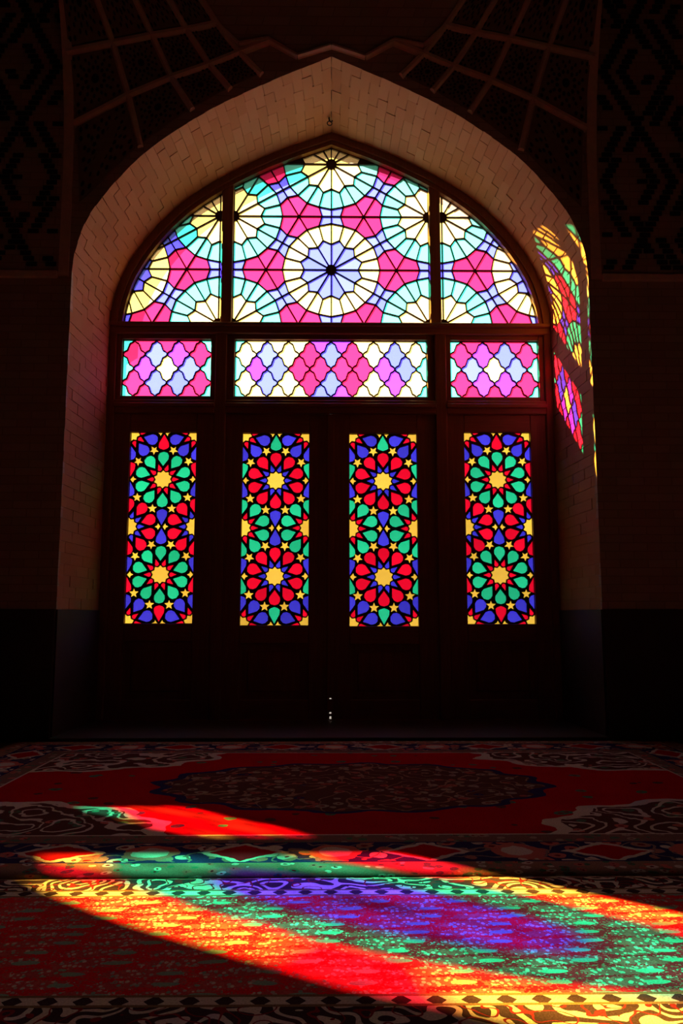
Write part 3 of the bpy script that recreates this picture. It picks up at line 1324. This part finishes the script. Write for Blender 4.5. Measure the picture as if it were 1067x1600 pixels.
# ================================================================== carpets
def carpet_medallion():
    a, bb = 2.45, 1.56
    m, b = new_mat('red_medallion_carpet')
    o = obj_coord()
    u, v, _ = sep(o)
    wob = noise(o, 6, 2) - 0.5
    wob2 = noise(o, 14, 2) - 0.5
    d = (a - u.abs()).min(bb - v.abs())
    red, deep = (0.34, 0.006, 0.010), (0.16, 0.008, 0.012)
    navy, cream, brown = (0.028, 0.020, 0.065), (0.48, 0.37, 0.28), (0.09, 0.03, 0.024)
    green, rose = (0.07, 0.12, 0.07), (0.42, 0.10, 0.07)

    def florals(col, scale, thr, dens, cols):
        dist, r1, r2 = voronoi(vec(u + wob2 * 0.05, v + wob * 0.05), scale)
        c = mixc(r1 > 0.5, cols[0], cols[1])
        c = mixc(r2 > 0.66, c, cols[2])
        mask = (dist < thr) * (r2 < dens)
        col = mixc(mask, col, c)
        return mixc((dist < thr * 0.4) * (r2 < dens), col, deep)

    def scroll(col, scale, k, w, c):
        n = noise(vec(u + wob2 * 0.06, v + wob2 * 0.06), scale, 0.5)
        line = ((n * k).fract() - 0.5).abs() < w
        return mixc(line, col, c)
    # field
    field = florals(red, 9, 0.28, 0.35, (brown, green, cream))
    # medallion
    th = (v / 0.62).atan2(u / 1.05)
    r = ((u / 1.05) * (u / 1.05) + (v / 0.62) * (v / 0.62)).sqrt() + (th * 16).sin() * 0.035 + wob * 0.1
    med = florals(brown, 13, 0.38, 0.7, ((0.30, 0.07, 0.05), (0.26, 0.19, 0.13), navy))
    med = scroll(med, 5, 6, 0.06, (0.25, 0.13, 0.08))
    field = mixc(r < 1.0, field, med)
    field = mixc((r - 1.0).abs() < 0.03, field, navy)
    # corners
    cu, cv = (a - 0.55 - u.abs()) / 1.05, (bb - 0.55 - v.abs()) / 0.62
    rc = (cu * cu + cv * cv).sqrt() + (cu.atan2(cv) * 14).sin() * 0.04 + wob * 0.15
    cor = florals(brown, 11, 0.33, 0.6, (green, rose, navy))
    cor = scroll(cor, 4, 7, 0.13, cream)
    field = mixc(rc < 1.0, field, cor)
    field = mixc((rc - 1.0).abs() < 0.035, field, cream)
    # borders
    side = (a - u.abs()) < (bb - v.abs())
    along = side * v + (1 - side) * u
    g1 = florals((0.24, 0.12, 0.08), 22, 0.40, 0.95, (green, rose, cream))
    t = ((along + 0.1) / 0.72).fract() - 0.5
    mm = (d - 0.29) / 0.125
    loz = t.abs() * 4.2 + mm.abs() + wob2 * 0.5
    main = florals(navy, 12, 0.44, 0.9, (rose, cream, (0.30, 0.12, 0.08)))
    main = scroll(main, 6, 5, 0.07, (0.20, 0.12, 0.09))
    main = mixc(loz < 1.05, main, cream)
    main = mixc(loz < 0.82, main, red)
    t2 = ((along + 0.46) / 0.72).fract() - 0.5
    oval = (t2 * t2 * 30 + mm * mm).sqrt() + wob2 * 0.5
    main = mixc(oval < 0.8, main, rose)
    main = mixc(oval < 0.5, main, cream)
    g2 = florals((0.17, 0.08, 0.06), 20, 0.38, 0.9, (green, (0.28, 0.20, 0.14), rose))
    col = mixc(d < 0.54, field, g2)
    col = mixc(d < 0.42, col, main)
    col = mixc(d < 0.165, col, g1)
    for q in (0.54, 0.42, 0.165):
        col = mixc((d - q).abs() < 0.006, col, navy if q != 0.54 else cream)
    pile = noise(o, 160, 2)
    big = noise(o, 3, 2)
    col = scalec(col, (pile * 0.9 + 0.55) * (big * 0.4 + 0.8))
    Ex.nt.links.new(col, b.inputs['Base Color'])
    b.inputs['Roughness'].default_value = 1.0
    b.inputs['Specular IOR Level'].default_value = 0.0
    bump(b, pile, 0.35, 0.004)
    return m, a, bb


def carpet_runner():
    a, bb = 4.2, 0.5475
    m, b = new_mat('red_boteh_runner_carpet')
    o = obj_coord()
    u, v, _ = sep(o)
    wob = noise(o, 5, 2) - 0.5
    wob2 = noise(o, 34, 3) - 0.5
    red, deep = (0.66, 0.012, 0.018), (0.14, 0.010, 0.012)
    cream, tan, green, dark = (0.54, 0.42, 0.30), (0.37, 0.29, 0.22), (0.22, 0.30, 0.20), (0.05, 0.025, 0.025)
    d = (a - u.abs()).min(bb - v.abs())
    # rows of leaf shaped motifs
    vv = v + wob * 0.035
    P, Q = 0.064, 0.25
    row = (vv / P).floor()
    py = ((vv / P).fract() - 0.5) * P
    px = ((u / Q + (row * 12.9898).sin() * 43.7 + wob * 0.3).fract() - 0.5) * Q
    e = ((px / 0.125) * (px / 0.125) + ((py - px * 0.10) / 0.027) * ((py - px * 0.10) / 0.027)).sqrt() + wob2 * 0.8 + (noise(o, 4, 1) - 0.5) * 0.6 + (noise(o, 130, 1) - 0.5) * 1.1
    dots, r1, r2 = voronoi(vec(u, v * 0.8), 68)
    leafc = mixc(r1 > 0.6, tan, cream)
    leafc = mixc(r2 > 0.8, leafc, green)
    leafc = mixc((dots > 0.40) * 0.85, leafc, (0.48, 0.02, 0.022))
    ground = mixc(noise(o, 95, 2) > 0.60, red, (0.34, 0.10, 0.07))
    field = mixc(e < 0.95, ground, leafc)
    tip = (((px - 0.075) / 0.035) * ((px - 0.075) / 0.035) + (py / 0.012) * (py / 0.012)) < 1.0
    field = mixc(tip, field, green)
    # borders
    n = noise(vec(u * 0.8 + wob * 0.08, v + wob * 0.08), 9, 0.5)
    line = ((n * 7).fract() - 0.5).abs() < 0.2
    main = mixc(line, dark, cream)
    n2 = noise(o, 10, 1)
    main = mixc(((n2 * 6).fract() - 0.5).abs() < 0.08, main, (0.22, 0.02, 0.02))
    tt = ((u / 0.085).fract() - 0.5).abs()
    guard = mixc(tt + ((d - 0.168) / 0.03).abs() * 0.3 < 0.30, cream, dark)
    col = mixc(d < 0.195, field, guard)
    col = mixc(d < 0.145, col, main)
    for q in (0.195, 0.145, 0.012):
        col = mixc((d - q).abs() < 0.006, col, (0.20, 0.11, 0.05))
    pile = noise(o, 170, 2)
    col = scalec(col, (pile * 0.9 + 0.55))
    Ex.nt.links.new(col, b.inputs['Base Color'])
    b.inputs['Roughness'].default_value = 1.0
    b.inputs['Specular IOR Level'].default_value = 0.0
    bump(b, pile, 0.35, 0.004)
    return m, a, bb


def carpet(name, cx, y0, y1, a, mat, label, z=0.0):
    """thin rug, edges softly rolled and slightly wavy"""
    nx, ny = 90, 34
    v, f = [], []
    rnd = random.Random(name)
    ph = [rnd.uniform(0, 6) for _ in range(6)]
    for lay in (0, 1):
        for j in range(ny + 1):
            for i in range(nx + 1):
                x = cx - a + 2 * a * i / nx
                y = y0 + (y1 - y0) * j / ny
                e = min(i, nx - i, j, ny - j)
                h = 0.012 if e else 0.006
                wv = 0.002 * math.sin(x * 3 + ph[0]) * math.sin(y * 4 + ph[1])
                yy = y + 0.004 * math.sin(x * 1.7) * (1 if j in (0, ny) else 0)
                v.append((x, yy, z + (h + wv * 0.5 if lay else 0.0)))
    N = (nx + 1) * (ny + 1)
    for j in range(ny):
        for i in range(nx):
            q = j * (nx + 1) + i
            f.append((q, q + nx + 1, q + nx + 2, q + 1))
            f.append((N + q, N + q + 1, N + q + nx + 2, N + q + nx + 1))
    rim = [i for i in range(nx + 1)] + [(j + 1) * (nx + 1) - 1 for j in range(1, ny + 1)] + [ny * (nx + 1) + i for i in range(nx - 1, -1, -1)] + [j * (nx + 1) for j in range(ny - 1, 0, -1)]
    for k in range(len(rim)):
        p, q = rim[k], rim[(k + 1) % len(rim)]
        f.append((p, q, q + N, p + N))
    o = mesh_obj(name, v, f, mat, None, None, (cx, (y0 + y1) / 2, z), True)
    tag(o, label, 'carpet')
    return o


cm, a, bb = carpet_medallion()
carpet('medallion_carpet', 0.12, 2.985, 2.985 + 2 * bb, a, cm, 'large red carpet with a dark medallion and navy border before the doors')
cr, a, bb = carpet_runner()
carpet('runner_carpet', 0.3, 1.888, 2.983, a, cr, 'red runner carpet with rows of leaf motifs, nearest the viewer')

# ================================================================== small things
# iron hook hanging from the crown of the arch
hk = empty('ceiling_hook', (-0.02, 6.86, 5.555))
tag(hk, 'small iron hook and ring fixed in the crown of the arch', 'hook')


def tube(pts, r, n=8, closed=False):
    bm = bmesh.new()
    rings = []
    L = len(pts)
    for i, p in enumerate(pts):
        a = pts[i - 1] if (i or closed) else pts[i]
        b2 = pts[(i + 1) % L] if (i < L - 1 or closed) else pts[i]
        t = (b2 - a).normalized()
        s = t.orthogonal().normalized() if not rings else (rings[-1][1] - t * rings[-1][1].dot(t)).normalized()
        w = t.cross(s)
        rings.append(([bm.verts.new(p + (s * math.cos(q) + w * math.sin(q)) * r) for q in [2 * math.pi * k / n for k in range(n)]], s))
    for i in range(L if closed else L - 1):
        A, B = rings[i][0], rings[(i + 1) % L][0]
        for k in range(n):
            bm.faces.new((A[k], A[(k + 1) % n], B[(k + 1) % n], B[k]))
    if not closed:
        bm.faces.new(rings[0][0][::-1])
        bm.faces.new(rings[-1][0])
    return bm


c = Vector((-0.02, 6.86, 5.54))
bm_obj('plate', box_bm(c.x - .035, c.x + .035, c.y - .03, c.y + .03, c.z + .005, c.z + .03, 0.004), M['metal'], hk)
bm_obj('shank', tube([c + Vector((0, 0, .02)), c + Vector((0, 0, -.025)), c + Vector((.004, 0, -.05)), c + Vector((.02, 0, -.062)), c + Vector((.03, 0, -.045))], 0.008), M['metal'], hk)
bm_obj('ring', tube([c + Vector((.004 + .022 * math.cos(t), 0, -.072 + .022 * math.sin(t))) for t in [2 * math.pi * k / 16 for k in range(16)]], 0.005, 6, True), M['metal'], hk)

# ================================================================== the courtyard outside
tag(box('floor_courtyard', -60, 60, OUT_Y, 60, -0.15, -0.05, M['pave']), 'sunlit paving of the courtyard outside the windows', 'paving', kind=S)
L_BLK = 16.0  # distance of the unseen block, added only to cast shade on the doors
blk_top = 2.80 + (L_BLK + OUT_Y - GLASS_Y) * 0.75 / 0.80
tag(box('wall_shade_caster', -48, -13, OUT_Y + L_BLK, OUT_Y + L_BLK + 7, -0.1, blk_top, M['court']), 'unseen tall block added to shade the foot of the windows', 'wall', kind=S)
tag(box('wall_courtyard', -13, 50, 42, 44, -0.1, 11.0, M['court']), 'pale wall closing the far side of the courtyard', 'wall', kind=S)
